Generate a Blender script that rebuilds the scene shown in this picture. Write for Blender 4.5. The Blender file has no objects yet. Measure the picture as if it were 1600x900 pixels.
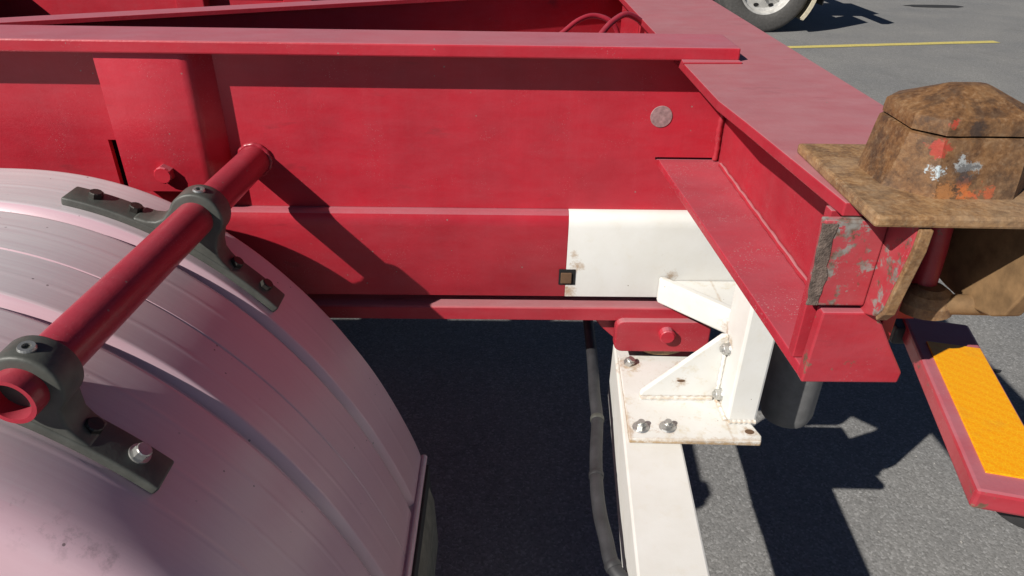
import bpy, bmesh, math, random
from mathutils import Vector, Matrix, noise
random.seed(7)
scene = bpy.context.scene
COL = scene.collection
R = math.radians

# ------------------------------------------------------------------ camera
CAM = Vector((0.0, -1.2925, 1.55))
PITCH, YAW, ROLL, FPX = R(30.45), R(0.83), R(0.94), 1100.0
fw = Vector((math.sin(YAW) * math.cos(PITCH), math.cos(YAW) * math.cos(PITCH), -math.sin(PITCH)))
rt = Vector((math.cos(YAW), -math.sin(YAW), 0))
up = rt.cross(fw)
c_, s_ = math.cos(ROLL), math.sin(ROLL)
rt, up = c_ * rt + s_ * up, c_ * up - s_ * rt
cam = bpy.data.cameras.new('camera')
cam.sensor_width = 36.0
cam.lens = FPX / 1600 * 36
cam.clip_start, cam.clip_end = 0.02, 2000
camo = bpy.data.objects.new('camera', cam)
COL.objects.link(camo)
m = Matrix.Identity(4)
for i in range(3):
    m[i][0], m[i][1], m[i][2], m[i][3] = rt[i], up[i], -fw[i], CAM[i]
camo.matrix_world = m
scene.camera = camo

# ------------------------------------------------------------------ light
LIGHT = Vector((1.28, 1.0, -1.27)).normalized()      # direction the sunlight travels
ELEV = math.asin(-LIGHT.z)
world = bpy.data.worlds.new('World')
scene.world = world
world.use_nodes = True
nt = world.node_tree
nt.nodes.clear()
sky = nt.nodes.new('ShaderNodeTexSky')
sky.sky_type = 'NISHITA'
sky.sun_disc = False
sky.sun_elevation = ELEV
sky.sun_rotation = math.atan2(-LIGHT.x, -LIGHT.y)
sky.air_density = 0.4      # clear, dry day
sky.dust_density = 0.2
bg = nt.nodes.new('ShaderNodeBackground')
bg.inputs['Strength'].default_value = 0.05
wo = nt.nodes.new('ShaderNodeOutputWorld')
nt.links.new(sky.outputs[0], bg.inputs[0])
nt.links.new(bg.outputs[0], wo.inputs[0])
sun = bpy.data.lights.new('sun', 'SUN')
sun.energy = 5.0
sun.angle = R(0.53)
sun.color = (1.0, 0.95, 0.88)
suno = bpy.data.objects.new('sun', sun)
suno.rotation_euler = LIGHT.to_track_quat('-Z', 'Y').to_euler()
suno.location = (-8, -7, 9)
COL.objects.link(suno)
scene.view_settings.view_transform = 'Standard'
scene.view_settings.look = 'None'
scene.view_settings.exposure = 0.0
scene.view_settings.gamma = 1.0
scene.view_settings.use_curve_mapping = False
scene.cycles.diffuse_bounces = 1

# ------------------------------------------------------------------ materials
def new_mat(name):
    mt = bpy.data.materials.new(name)
    mt.use_nodes = True
    return mt, mt.node_tree, mt.node_tree.nodes['Principled BSDF']

class NB:
    """small node builder working in object-independent world space"""
    def __init__(self, tree):
        self.t = tree
        self.geo = tree.nodes.new('ShaderNodeNewGeometry')
    def n(self, typ, **kw):
        x = self.t.nodes.new(typ)
        for k, v in kw.items():
            setattr(x, k, v)
        return x
    def l(self, a, b):
        self.t.links.new(a, b)
    def noise(self, scale, detail=4, rough=0.55, vec=None, stretch=None):
        x = self.n('ShaderNodeTexNoise')
        x.inputs['Scale'].default_value = scale
        x.inputs['Detail'].default_value = detail
        x.inputs['Roughness'].default_value = rough
        src = vec or self.geo.outputs['Position']
        if stretch:
            mp = self.n('ShaderNodeMapping')
            mp.inputs['Scale'].default_value = stretch
            self.l(src, mp.inputs['Vector'])
            src = mp.outputs[0]
        self.l(src, x.inputs['Vector'])
        return x.outputs['Fac']
    def voro(self, scale, feature='F1'):
        x = self.n('ShaderNodeTexVoronoi', feature=feature)
        x.inputs['Scale'].default_value = scale
        self.l(self.geo.outputs['Position'], x.inputs['Vector'])
        return x
    def ramp(self, fac, stops):
        x = self.n('ShaderNodeValToRGB')
        e = x.color_ramp.elements
        while len(e) < len(stops):
            e.new(0.5)
        for i, (p, c) in enumerate(stops):
            e[i].position = p
            e[i].color = (c, c, c, 1) if isinstance(c, (int, float)) else (*c, 1)
        self.l(fac, x.inputs[0])
        return x.outputs[0]
    def math(self, op, a, b=None, clamp=False):
        x = self.n('ShaderNodeMath', operation=op)
        x.use_clamp = clamp
        for i, v in enumerate((a, b)):
            if v is None:
                continue
            if isinstance(v, (int, float)):
                x.inputs[i].default_value = v
            else:
                self.l(v, x.inputs[i])
        return x.outputs[0]
    def mix(self, fac, a, b, mode='MIX'):
        x = self.n('ShaderNodeMix', data_type='RGBA', blend_type=mode)
        for k, v in ((0, fac), (6, a), (7, b)):
            if isinstance(v, (int, float)):
                x.inputs[k].default_value = v
            elif isinstance(v, tuple):
                x.inputs[k].default_value = (*v, 1)
            else:
                self.l(v, x.inputs[k])
        return x.outputs[2]
    def upness(self, lo=0.55, hi=0.95):
        s = self.n('ShaderNodeSeparateXYZ')
        self.l(self.geo.outputs['True Normal'], s.inputs[0])
        mr = self.n('ShaderNodeMapRange')
        mr.inputs[1].default_value, mr.inputs[2].default_value = lo, hi
        self.l(s.outputs[2], mr.inputs[0])
        return mr.outputs[0]
    def bump(self, h, strength, dist=0.002):
        b = self.n('ShaderNodeBump')
        b.inputs['Strength'].default_value = strength
        b.inputs['Distance'].default_value = dist
        self.l(h, b.inputs['Height'])
        return b.outputs[0]

def red_paint(name, dust_sheen=0.5, rust=0.0, base=(0.52, 0.011, 0.028), chalk_sheen=(0.50, 0.29, 0.34), side=0.10, rough=0.36, grit=0.55, bare=False):
    mt, t, p = new_mat(name)
    b = NB(t)
    n1 = b.noise(9, 5)
    n2 = b.noise(160, 3)
    n3 = b.noise(26, 6, 0.65, stretch=(0.5, 1, 1.6))
    col = b.mix(b.ramp(n1, [(0.35, 0.0), (0.7, 1.0)]), tuple(x * 0.86 for x in base), tuple(min(1, x * 1.08) for x in base))
    # chalky, dust-dulled paint: thin film everywhere, thicker on top faces with sky sheen painted in
    film = b.math('MULTIPLY', b.ramp(n3, [(0.3, 0.25), (0.75, 1.0)]), side)
    top = b.math('MULTIPLY', b.upness(), b.math('MULTIPLY', b.ramp(n3, [(0.2, 0.72), (0.8, 1.0)]), dust_sheen))
    col = b.mix(b.math('ADD', film, top, True), col, chalk_sheen)
    # fine pale grit
    v = b.voro(240)
    gritf = b.math('MULTIPLY', b.math('LESS_THAN', v.outputs['Distance'], 0.14 + 0.08 * grit), b.ramp(b.noise(14, 3), [(0.62 - 0.18 * grit, 0.0), (0.74 - 0.1 * grit, grit)]))
    col = b.mix(b.math('MULTIPLY', gritf, 0.6), col, (0.55, 0.38, 0.38))
    # rain-washed streaks and paler sun-bleached areas
    run = b.ramp(b.noise(30, 5, 0.7, stretch=(1.6, 1.6, 0.10)), [(0.5, 0.0), (0.8, 0.03)])
    col = b.mix(run, col, chalk_sheen)
    # stone chips down to grey primer
    vc = b.voro(34)
    chips = b.math('MULTIPLY', b.math('LESS_THAN', vc.outputs['Distance'], 0.055), b.ramp(b.noise(5, 2), [(0.5, 0.0), (0.58, 0.8)]))
    col = b.mix(chips, col, (0.30, 0.22, 0.20))
    # dark smudges and hairline scuffs
    sm = b.ramp(b.noise(18, 4, 0.6, stretch=(0.35, 1.4, 1.4)), [(0.64, 0.0), (0.78, 0.5)])
    col = b.mix(sm, col, (0.10, 0.035, 0.04))
    if rust > 0:
        r_ = b.ramp(b.noise(34, 9, 0.72), [(0.62 - 0.22 * rust, 0.0), (0.66 - 0.20 * rust, 1.0)])
        rc = b.mix(b.ramp(b.noise(60, 4), [(0.4, 0.0), (0.6, 1.0)]), (0.15, 0.085, 0.055), (0.30, 0.29, 0.27) if bare else (0.24, 0.16, 0.11))
        col = b.mix(r_, col, rc)
    b.l(col, p.inputs['Base Color'])
    rr = b.math('ADD', b.math('MULTIPLY', n2, 0.16), rough - 0.06)
    rr = b.math('ADD', rr, b.math('MULTIPLY', top, 0.25))
    b.l(rr, p.inputs['Roughness'])
    b.l(b.bump(b.math('ADD', n2, b.math('MULTIPLY', n1, 2.0)), 0.10, 0.003), p.inputs['Normal'])
    return mt

def white_paint(name, grime=0.35, rust=0.35, seams=False):
    mt, t, p = new_mat(name)
    b = NB(t)
    n1 = b.noise(14, 5)
    col = b.mix(b.ramp(n1, [(0.35, 0.0), (0.8, 1.0)]), (0.84, 0.835, 0.80), (0.77, 0.755, 0.70))
    g = b.math('MULTIPLY', b.ramp(b.noise(38, 6, 0.65), [(0.55, 0.0), (0.75, 1.0)]), grime)
    col = b.mix(g, col, (0.66, 0.57, 0.40))
    rs = b.math('MULTIPLY', b.ramp(b.noise(30, 8, 0.75), [(0.66, 0.0), (0.72, 1.0)]), rust)
    col = b.mix(rs, col, (0.33, 0.17, 0.07))
    v = b.voro(48)
    ch = b.math('MULTIPLY', b.math('LESS_THAN', v.outputs['Distance'], 0.06), b.ramp(b.noise(8, 2), [(0.54, 0.0), (0.6, 0.8)]))
    col = b.mix(ch, col, (0.20, 0.14, 0.09))
    # rust bleeding from bolts, seams and cut edges
    sx = b.n('ShaderNodeSeparateXYZ')
    b.l(b.geo.outputs['Position'], sx.inputs[0])
    rag = b.math('SUBTRACT', b.noise(95, 7, 0.75), 0.5)
    def spot(fac, strength, c):
        nonlocal col
        f = b.math('ADD', fac, b.math('MULTIPLY', rag, 3.2))
        col = b.mix(b.math('MULTIPLY', b.ramp(f, [(0.0, 1.0), (0.9, 0.0)]), strength), col, c)
    for c, rr in (((0.263, -0.278, 0.65), 0.026), ((0.314, -0.277, 0.65), 0.024), ((0.268, -0.078, 0.65), 0.035), ((0.4665, -0.289, 0.65), 0.020), ((0.352, -0.192, 0.690), 0.016), ((0.43, -0.20, 0.79), 0.020), ((0.43, -0.205, 0.665), 0.018), ((0.430, -0.165, 0.80), 0.022),
                  ((0.135, -0.027, 0.80), 0.022), ((0.152, -0.027, 0.86), 0.018), ((0.144, -0.027, 0.885), 0.010), ((0.40, -0.1, 0.65), 0.045), ((0.345, -0.03, 0.84), 0.018)):
        dn = b.n('ShaderNodeVectorMath', operation='DISTANCE')
        b.l(b.geo.outputs['Position'], dn.inputs[0])
        dn.inputs[1].default_value = c
        spot(b.math('MULTIPLY', dn.outputs['Value'], 1.0 / rr), 0.75, (0.42, 0.25, 0.11))
    for ax_, val, wd, st_ in () if not seams else ((2, 0.642, 0.006, 0.85), (2, 0.6545, 0.004, 0.5), (1, -0.312, 0.009, 0.5), (0, 0.240, 0.007, 0.6), (0, 0.4305, 0.004, 0.4)):
        spot(b.math('MULTIPLY', b.math('ABSOLUTE', b.math('SUBTRACT', sx.outputs[ax_], val)), 1.0 / wd), st_ * (0.5 + rust), (0.45, 0.29, 0.14))
    b.l(col, p.inputs['Base Color'])
    p.inputs['Roughness'].default_value = 0.48
    b.l(b.bump(b.noise(120, 3), 0.08, 0.002), p.inputs['Normal'])
    return mt

def rust_steel(name, patches=False, light=0.5, scale=1.0, dark=None):
    mt, t, p = new_mat(name)
    b = NB(t)
    n1 = b.noise(46 * scale, 9, 0.72)
    n2 = b.noise(210 * scale, 6, 0.7)
    n0 = b.noise(15 * scale, 4, 0.6)
    a = b.ramp(n1, [(0.34, (0.040, 0.022, 0.016)), (0.45, (0.13, 0.060, 0.025)), (0.56, (0.24, 0.115, 0.042)), (0.70, (0.33, 0.20, 0.10))] if patches else [(0.34, (0.06, 0.034, 0.022)), (0.45, (0.20, 0.10, 0.045)), (0.56, (0.38, 0.21, 0.09)), (0.70, (0.48, 0.33, 0.19))])
    bcol = b.mix(light, a, b.ramp(n2, [(0.32, (0.07, 0.036, 0.02)), (0.52, (0.21, 0.105, 0.042)), (0.70, (0.36, 0.24, 0.14))] if patches else [(0.32, (0.16, 0.085, 0.045)), (0.52, (0.38, 0.22, 0.10)), (0.70, (0.50, 0.37, 0.23))]))
    bcol = b.mix(b.ramp(n0, [(0.45, 0.0), (0.68, 0.45)]), bcol, (0.20, 0.145, 0.095) if patches else (0.40, 0.30, 0.20))
    dk = b.ramp(b.noise(34 * scale, 7, 0.72), [(0.50, 0.0), (0.60, 0.85)])
    bcol = b.mix(b.math('MULTIPLY', dk, dark if dark is not None else (0.9 if patches else 0.4)), bcol, (0.045, 0.028, 0.02))
    if patches:
        # remnants of older paint, each a flake of its own
        rag = b.math('SUBTRACT', b.noise(85, 7, 0.75), 0.5)
        for c, rr, pc in (((0.403, -0.668, 1.334), 0.011, (0.45, 0.04, 0.03)), ((0.412, -0.662, 1.357), 0.006, (0.50, 0.05, 0.03)), ((0.392, -0.66, 1.355), 0.005, (0.45, 0.05, 0.03)),
                          ((0.436, -0.678, 1.300), 0.014, (0.60, 0.16, 0.04)), ((0.452, -0.678, 1.296), 0.011, (0.50, 0.11, 0.045)), ((0.420, -0.676, 1.296), 0.012, (0.42, 0.18, 0.06)),
                          ((0.404, -0.672, 1.316), 0.010, (0.55, 0.68, 0.74)), ((0.399, -0.672, 1.309), 0.008, (0.58, 0.70, 0.76)), ((0.428, -0.672, 1.322), 0.010, (0.45, 0.50, 0.52)), ((0.440, -0.672, 1.318), 0.008, (0.40, 0.46, 0.48)),
                          ((0.434, -0.672, 1.312), 0.013, (0.06, 0.05, 0.05)), ((0.432, -0.665, 1.354), 0.008, (0.05, 0.035, 0.03))):
            dn = b.n('ShaderNodeVectorMath', operation='DISTANCE')
            b.l(b.geo.outputs['Position'], dn.inputs[0])
            dn.inputs[1].default_value = c
            f = b.math('ADD', b.math('MULTIPLY', dn.outputs['Value'], 1.0 / rr), b.math('MULTIPLY', rag, 5.5))
            bcol = b.mix(b.ramp(f, [(0.50, 0.75), (0.90, 0.0)]), bcol, pc)
    b.l(bcol, p.inputs['Base Color'])
    p.inputs['Metallic'].default_value = 0.0
    b.l(b.ramp(n2, [(0.3, 0.42), (0.7, 0.85)]), p.inputs['Roughness'])
    b.l(b.bump(b.math('ADD', n1, b.math('MULTIPLY', n2, 0.5)), 0.28, 0.003), p.inputs['Normal'])
    return mt

def plain(name, col, rough=0.5, metal=0.0, var=0.18, scale=40, bump=0.1, spec=None):
    mt, t, p = new_mat(name)
    b = NB(t)
    n = b.noise(scale, 5, 0.6)
    c = b.mix(b.ramp(n, [(0.3, 0.0), (0.7, 1.0)]), tuple(x * (1 - var) for x in col), tuple(min(1, x * (1 + var)) for x in col))
    b.l(c, p.inputs['Base Color'])
    p.inputs['Roughness'].default_value = rough
    p.inputs['Metallic'].default_value = metal
    if spec is not None:
        p.inputs['Specular IOR Level'].default_value = spec
    b.l(b.bump(b.noise(scale * 4, 4), bump, 0.002), p.inputs['Normal'])
    return mt

def asphalt():
    mt, t, p = new_mat('asphalt')
    b = NB(t)
    v = b.voro(165)
    sep = b.n('ShaderNodeSeparateColor')
    b.l(v.outputs['Color'], sep.inputs[0])
    stone = b.ramp(sep.outputs[0], [(0.0, 0.07), (0.35, 0.18), (0.8, 0.28), (1.0, 0.50)])
    big = b.noise(1.3, 6, 0.6)
    col = b.mix(b.ramp(b.noise(260, 3), [(0.30, 0.25), (0.60, 0.85)]), stone, (0.235, 0.234, 0.226))
    col = b.mix(1.0, col, b.ramp(big, [(0.25, (0.80, 0.81, 0.83)), (0.75, (1.12, 1.1, 1.07))]), 'MULTIPLY')
    # oil-darkened blotches, tyre scuffs
    st = b.ramp(b.noise(0.9, 5, 0.6), [(0.62, 0.0), (0.75, 0.35)])
    col = b.mix(st, col, (0.05, 0.05, 0.052))
    # a few healed cracks
    cr = b.n('ShaderNodeTexVoronoi', feature='DISTANCE_TO_EDGE')
    cr.inputs['Scale'].default_value = 0.55
    wn = b.n('ShaderNodeVectorMath', operation='ADD')
    b.l(b.geo.outputs['Position'], wn.inputs[0])
    nz = b.n('ShaderNodeTexNoise')
    nz.inputs['Scale'].default_value = 2.2
    nz.inputs['Detail'].default_value = 6
    b.l(b.geo.outputs['Position'], nz.inputs['Vector'])
    b.l(nz.outputs['Color'], wn.inputs[1])
    b.l(wn.outputs[0], cr.inputs['Vector'])
    col = b.mix(b.ramp(cr.outputs['Distance'], [(0.0, 0.22), (0.004, 0.0)]), col, (0.06, 0.06, 0.06))
    # pale grit
    v2 = b.voro(38)
    g = b.math('LESS_THAN', v2.outputs['Distance'], 0.06)
    col = b.mix(b.math('MULTIPLY', g, 0.7), col, (0.42, 0.40, 0.37))
    b.l(col, p.inputs['Base Color'])
    p.inputs['Roughness'].default_value = 0.82
    h = b.math('ADD', b.math('MULTIPLY', v.outputs['Distance'], -1.2), b.noise(420, 3))
    b.l(b.bump(h, 0.25, 0.003), p.inputs['Normal'])
    return mt

def guard_plastic():
    mt, t, p = new_mat('mudguard_plastic')
    b = NB(t)
    n1 = b.noise(7, 5, 0.6)
    # streaks running round the wheel: fine across the guard, long around it
    st = b.noise(9, 6, 0.7, stretch=(0.5, 16, 0.5))
    col = b.mix(b.ramp(st, [(0.3, 0.0), (0.72, 1.0)]), (0.71, 0.475, 0.545), (0.75, 0.525, 0.59))  # pink base partly paints in red light bounced from the beam
    col = b.mix(b.ramp(n1, [(0.4, 0.0), (0.75, 0.35)]), col, (0.72, 0.42, 0.48))
    # oxidised grey bloom and dust on the crown, hiding the painted bounce pink
    bloom = b.math('MULTIPLY', b.upness(0.70, 0.97), b.ramp(st, [(0.25, 0.72), (0.6, 0.95)]))
    col = b.mix(bloom, col, b.mix(b.ramp(st, [(0.35, 0.0), (0.65, 1.0)]), (0.68, 0.63, 0.65), (0.75, 0.70, 0.72)))
    v = b.voro(42)
    sp = b.math('MULTIPLY', b.math('LESS_THAN', v.outputs['Distance'], 0.07), b.ramp(b.noise(6, 2), [(0.5, 0.0), (0.6, 0.8)]))
    col = b.mix(sp, col, (0.14, 0.10, 0.10))
    # road grime along the rolled outer edge
    s = b.n('ShaderNodeSeparateXYZ')
    b.l(b.geo.outputs['Position'], s.inputs[0])
    d = b.math('ABSOLUTE', b.math('ADD', s.outputs[1], 0.779))
    band = b.ramp(d, [(0.0, 1.0), (0.026, 0.0)])
    gr = b.math('MULTIPLY', band, b.ramp(b.noise(30, 8, 0.75), [(0.52, 0.0), (0.70, 0.6)]))
    col = b.mix(gr, col, (0.06, 0.045, 0.05))
    b.l(col, p.inputs['Base Color'])
    b.l(b.ramp(st, [(0.3, 0.30), (0.7, 0.42)]), p.inputs['Roughness'])
    p.inputs['Coat Weight'].default_value = 0.7
    p.inputs['Coat Roughness'].default_value = 0.28
    b.l(b.bump(st, 0.06, 0.002), p.inputs['Normal'])
    return mt

def reflector():
    mt, t, p = new_mat('orange_reflector')
    b = NB(t)
    v = b.voro(240, 'DISTANCE_TO_EDGE')
    cell = b.ramp(v.outputs['Distance'], [(0.02, 0.0), (0.10, 1.0)])
    col = b.mix(cell, (1.0, 0.50, 0.008), (0.97, 0.36, 0.002))
    wv = b.n('ShaderNodeTexWave')
    wv.bands_direction = 'DIAGONAL'
    wv.inputs['Scale'].default_value = 34
    b.l(b.geo.outputs['Position'], wv.inputs[0])
    col = b.mix(b.math('MULTIPLY', wv.outputs['Fac'], 0.28), col, (1.0, 0.56, 0.015))
    col = b.mix(b.ramp(b.noise(26, 6, 0.7), [(0.55, 0.0), (0.80, 0.30)]), col, (0.50, 0.24, 0.05))
    b.l(col, p.inputs['Base Color'])
    p.inputs['Roughness'].default_value = 0.3
    b.l(b.bump(cell, 0.06, 0.001), p.inputs['Normal'])
    p.inputs['Coat Weight'].default_value = 0.2
    return mt

M = dict(
    red=red_paint('red_paint', 0.50, side=0.10),
    red_dusty=red_paint('red_paint_dusty', 0.66, side=0.12, base=(0.44, 0.012, 0.028), chalk_sheen=(0.50, 0.27, 0.29), rough=0.42),
    red_worn=red_paint('red_paint_worn', 0.40, rust=0.05, side=0.16, base=(0.47, 0.016, 0.03)),
    red_flange=red_paint('red_paint_gritty', 0.20, side=0.10, base=(0.48, 0.012, 0.03), rough=0.42, grit=1.0),
    red_scraped=red_paint('red_paint_scraped', 0.45, rust=0.40, side=0.20, base=(0.46, 0.02, 0.035), chalk_sheen=(0.45, 0.33, 0.33), bare=True),
    red_tube=red_paint('red_tube_paint', 0.10, side=0.08, base=(0.40, 0.010, 0.028), rough=0.30),
    white=white_paint('white_paint', 0.18, 0.25),
    white_rusty=white_paint('white_paint_rusty', 0.75, 0.55, True),
    rust=rust_steel('rusty_steel'),
    rust_plate=plain('rusty_housing', (0.25, 0.150, 0.070), 0.7, var=0.4, scale=34, bump=0.15),
    rust_grey=plain('weld_scale', (0.150, 0.115, 0.095), 0.8, var=0.6, scale=110, bump=0.8),
    rust_cast=rust_steel('rusty_casting', True, 0.5, 1.0, 0.7),
    asphalt=asphalt(),
    guard=guard_plastic(),
    clamp=plain('clamp_nylon', (0.085, 0.088, 0.078), 0.5, var=0.2, bump=0.15),
    dark_bolt=plain('dark_bolt', (0.05, 0.045, 0.04), 0.45, 0.4, bump=0.3),
    zinc=plain('zinc_bolt', (0.52, 0.52, 0.50), 0.38, 0.75, bump=0.2),
    brown_bolt=plain('rusty_bolt', (0.16, 0.09, 0.05), 0.7, 0.2, bump=0.4),
    steel_bare=plain('bare_steel_plug', (0.40, 0.27, 0.27), 0.5, 0.25, var=0.3, scale=120),
    hose=plain('hose_rubber', (0.035, 0.036, 0.040), 0.6, var=0.4, scale=22, bump=0.3),
    rubber=plain('tyre_rubber', (0.032, 0.032, 0.033), 0.75, var=0.25),
    tyre_dusty=plain('tyre_rubber_dusty', (0.085, 0.082, 0.078), 0.8, var=0.25),
    cream=plain('cream_plastic', (0.62, 0.56, 0.42), 0.5),
    dull_tan=plain('dull_tan_rubber', (0.20, 0.19, 0.15), 0.6, var=0.3),
    cylinder=plain('grey_canister', (0.17, 0.17, 0.17), 0.5),
    rim=plain('rim_silver', (0.62, 0.61, 0.58), 0.42, 0.25, scale=20),
    dark=plain('dark_steel', (0.03, 0.03, 0.032), 0.6),
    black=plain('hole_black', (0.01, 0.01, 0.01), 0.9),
    line=plain('yellow_line_paint', (0.62, 0.52, 0.16), 0.7, var=0.25, scale=60),
    dark_smear=plain('ground_smear', (0.035, 0.034, 0.033), 0.7, var=0.4, scale=6),
    truck=plain('truck_white', (0.7, 0.7, 0.68), 0.35),
    glass=plain('truck_glass', (0.02, 0.025, 0.03), 0.08),
    orange=reflector(),
)

# ------------------------------------------------------------------ builders
WLOC = {}

def link(name, mesh, mat, parent=None, world=(0, 0, 0), rot=None):
    o = bpy.data.objects.new(name, mesh)
    COL.objects.link(o)
    if mat is not None and not mesh.materials:
        mesh.materials.append(M[mat] if isinstance(mat, str) else mat)
    w = Vector(world)
    WLOC[o.name] = w
    if parent is not None:
        o.parent = parent
        o.location = w - WLOC[parent.name]
    else:
        o.location = w
    if rot is not None:
        o.rotation_euler = rot
    return o

def finish(name, bm, mat, parent=None, bevel=0.0, seg=2, smooth=False, angle=35):
    """bmesh in world coordinates -> object with its origin at the box centre"""
    bmesh.ops.remove_doubles(bm, verts=bm.verts, dist=1e-6)
    bmesh.ops.recalc_face_normals(bm, faces=bm.faces)
    if bevel > 0:
        es = [e for e in bm.edges if len(e.link_faces) == 2 and e.calc_face_angle(0) > R(angle)]
        bmesh.ops.bevel(bm, geom=es, offset=bevel, segments=seg, profile=0.5, affect='EDGES', clamp_overlap=True)
    lo = Vector((min(v.co[i] for v in bm.verts) for i in range(3)))
    hi = Vector((max(v.co[i] for v in bm.verts) for i in range(3)))
    c = (lo + hi) / 2
    bmesh.ops.translate(bm, verts=bm.verts, vec=-c)
    me = bpy.data.meshes.new(name)
    bm.to_mesh(me)
    bm.free()
    if smooth:
        for f in me.polygons:
            f.use_smooth = True
        me.set_sharp_from_angle(angle=R(angle))
    return link(name, me, mat, parent, c)

def add_hull(bm, a, b):
    """loft between two equal rings a, b (lists of Vector), capped"""
    va = [bm.verts.new(p) for p in a]
    vb = [bm.verts.new(p) for p in b]
    n = len(a)
    bm.faces.new(va)
    bm.faces.new(vb[::-1])
    for i in range(n):
        bm.faces.new((va[i], vb[i], vb[(i + 1) % n], va[(i + 1) % n]))

def bx(bm, x0, x1, y0, y1, z0, z1):
    a = [Vector((x, y, z0)) for x, y in ((x0, y0), (x1, y0), (x1, y1), (x0, y1))]
    add_hull(bm, a, [Vector((p.x, p.y, z1)) for p in a])

def box(name, x0, x1, y0, y1, z0, z1, mat, parent=None, bevel=0.0015):
    bm = bmesh.new()
    bx(bm, x0, x1, y0, y1, z0, z1)
    return finish(name, bm, mat, parent, bevel)

def prism(name, poly, axis, a, b, mat, parent=None, bevel=0.0015, seg=2, smooth=False, angle=35):
    """poly of 2-tuples: axis 'y' -> (x,z), 'z' -> (x,y), 'x' -> (y,z)"""
    def P(u, v, w):
        return Vector((u, w, v)) if axis == 'y' else Vector((u, v, w)) if axis == 'z' else Vector((w, u, v))
    bm = bmesh.new()
    add_hull(bm, [P(u, v, a) for u, v in poly], [P(u, v, b) for u, v in poly])
    return finish(name, bm, mat, parent, bevel, seg, smooth, angle)

def sweep(name, pts, rad, mat, parent=None, n=14, hollow=None, caps=True, wob=0.0):
    pts = [Vector(p) for p in pts]
    bm = bmesh.new()
    def rings(r):
        out = []
        prev = None
        for i, p in enumerate(pts):
            d = (pts[min(i + 1, len(pts) - 1)] - pts[max(i - 1, 0)]).normalized()
            if prev is None:
                s = d.cross(Vector((0.13, 0.2, 1))).normalized()
            else:
                s = (prev - d * prev.dot(d)).normalized()
            prev = s
            t = d.cross(s)
            rr = (r[i] if isinstance(r, (list, tuple)) else r) * (1 + wob * math.sin(i * 2.1))
            out.append([bm.verts.new(p + (s * math.cos(2 * math.pi * k / n) + t * math.sin(2 * math.pi * k / n)) * rr) for k in range(n)])
        return out
    def skin(rs):
        for a, b in zip(rs, rs[1:]):
            for k in range(n):
                bm.faces.new((a[k], a[(k + 1) % n], b[(k + 1) % n], b[k]))
    o = rings(rad)
    skin(o)
    if hollow:
        i_ = rings(hollow)
        skin(i_)
        for e in (0, -1):
            for k in range(n):
                bm.faces.new((o[e][k], o[e][(k + 1) % n], i_[e][(k + 1) % n], i_[e][k]))
    elif caps:
        bm.faces.new(o[0])
        bm.faces.new(o[-1])
    return finish(name, bm, mat, parent, 0, smooth=True, angle=50)

def smoothpath(pts, k=6):
    pts = [Vector(p) for p in pts]
    out = []
    for i in range(len(pts) - 1):
        p0, p1, p2, p3 = pts[max(i - 1, 0)], pts[i], pts[i + 1], pts[min(i + 2, len(pts) - 1)]
        for j in range(k):
            t = j / k
            out.append(0.5 * ((2 * p1) + (p2 - p0) * t + (2 * p0 - 5 * p1 + 4 * p2 - p3) * t * t + (3 * p1 - p0 - 3 * p2 + p3) * t ** 3))
    out.append(pts[-1])
    return out

def lathe(bm, prof, axis_o, axis='y', n=40, closed=True):
    rings = []
    for r, h in prof:
        ring = []
        for k in range(n):
            a = 2 * math.pi * k / n
            u, v = r * math.cos(a), r * math.sin(a)
            p = Vector((u, h, v)) if axis == 'y' else Vector((u, v, h))
            ring.append(bm.verts.new(Vector(axis_o) + p))
        rings.append(ring)
    seq = list(zip(rings, rings[1:])) + ([(rings[-1], rings[0])] if closed else [])
    for a, b in seq:
        for k in range(n):
            bm.faces.new((a[k], a[(k + 1) % n], b[(k + 1) % n], b[k]))
    return rings

def hex_bolt_mesh(name, r, h, washer=0.0, flange=0.0, stud=0.0, sides=6):
    """bolt head along +Z, base at 0"""
    bm = bmesh.new()
    z = 0.0
    def cyl(rad, z0, z1, n, rot=0.0, top=1.0):
        a = [Vector((rad * math.cos(2 * math.pi * k / n + rot), rad * math.sin(2 * math.pi * k / n + rot), z0)) for k in range(n)]
        add_hull(bm, a, [Vector((p.x * top, p.y * top, z1)) for p in a])
    if washer:
        cyl(washer, -0.001, 0.0028, 24)
        z = 0.0028
    if flange:
        cyl(flange, z, z + 0.003, 20, top=0.9)
        z += 0.003
    cyl(r, z, z + h * 0.85, sides, 0.3)
    cyl(r * 0.94, z + h * 0.85, z + h, sides if sides > 6 else 12, 0.3, 0.88)
    if stud:
        cyl(stud, z + h, z + h + 0.004, 12)
    bmesh.ops.recalc_face_normals(bm, faces=bm.faces)
    me = bpy.data.meshes.new(name)
    bm.to_mesh(me)
    bm.free()
    return me

def put(name, mesh, mat, parent, loc, direction, spin=0.0):
    q = Vector(direction).normalized().to_track_quat('Z', 'Y')
    if mesh.materials:
        if mesh.materials[0] != M[mat]:
            mesh = mesh.copy()
            mesh.materials[0] = M[mat]
    o = link(name, mesh, mat, parent, loc)
    o.rotation_euler = (q @ Matrix.Rotation(spin, 3, 'Z').to_quaternion()).to_euler()
    return o

def thing(name, label, cat, loc, group=None):
    o = bpy.data.objects.new(name, None)
    COL.objects.link(o)
    o.location = loc
    o.empty_display_size = 0.2
    WLOC[o.name] = Vector(loc)
    o['label'] = label
    o['category'] = cat
    if group:
        o['group'] = group
    return o

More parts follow.
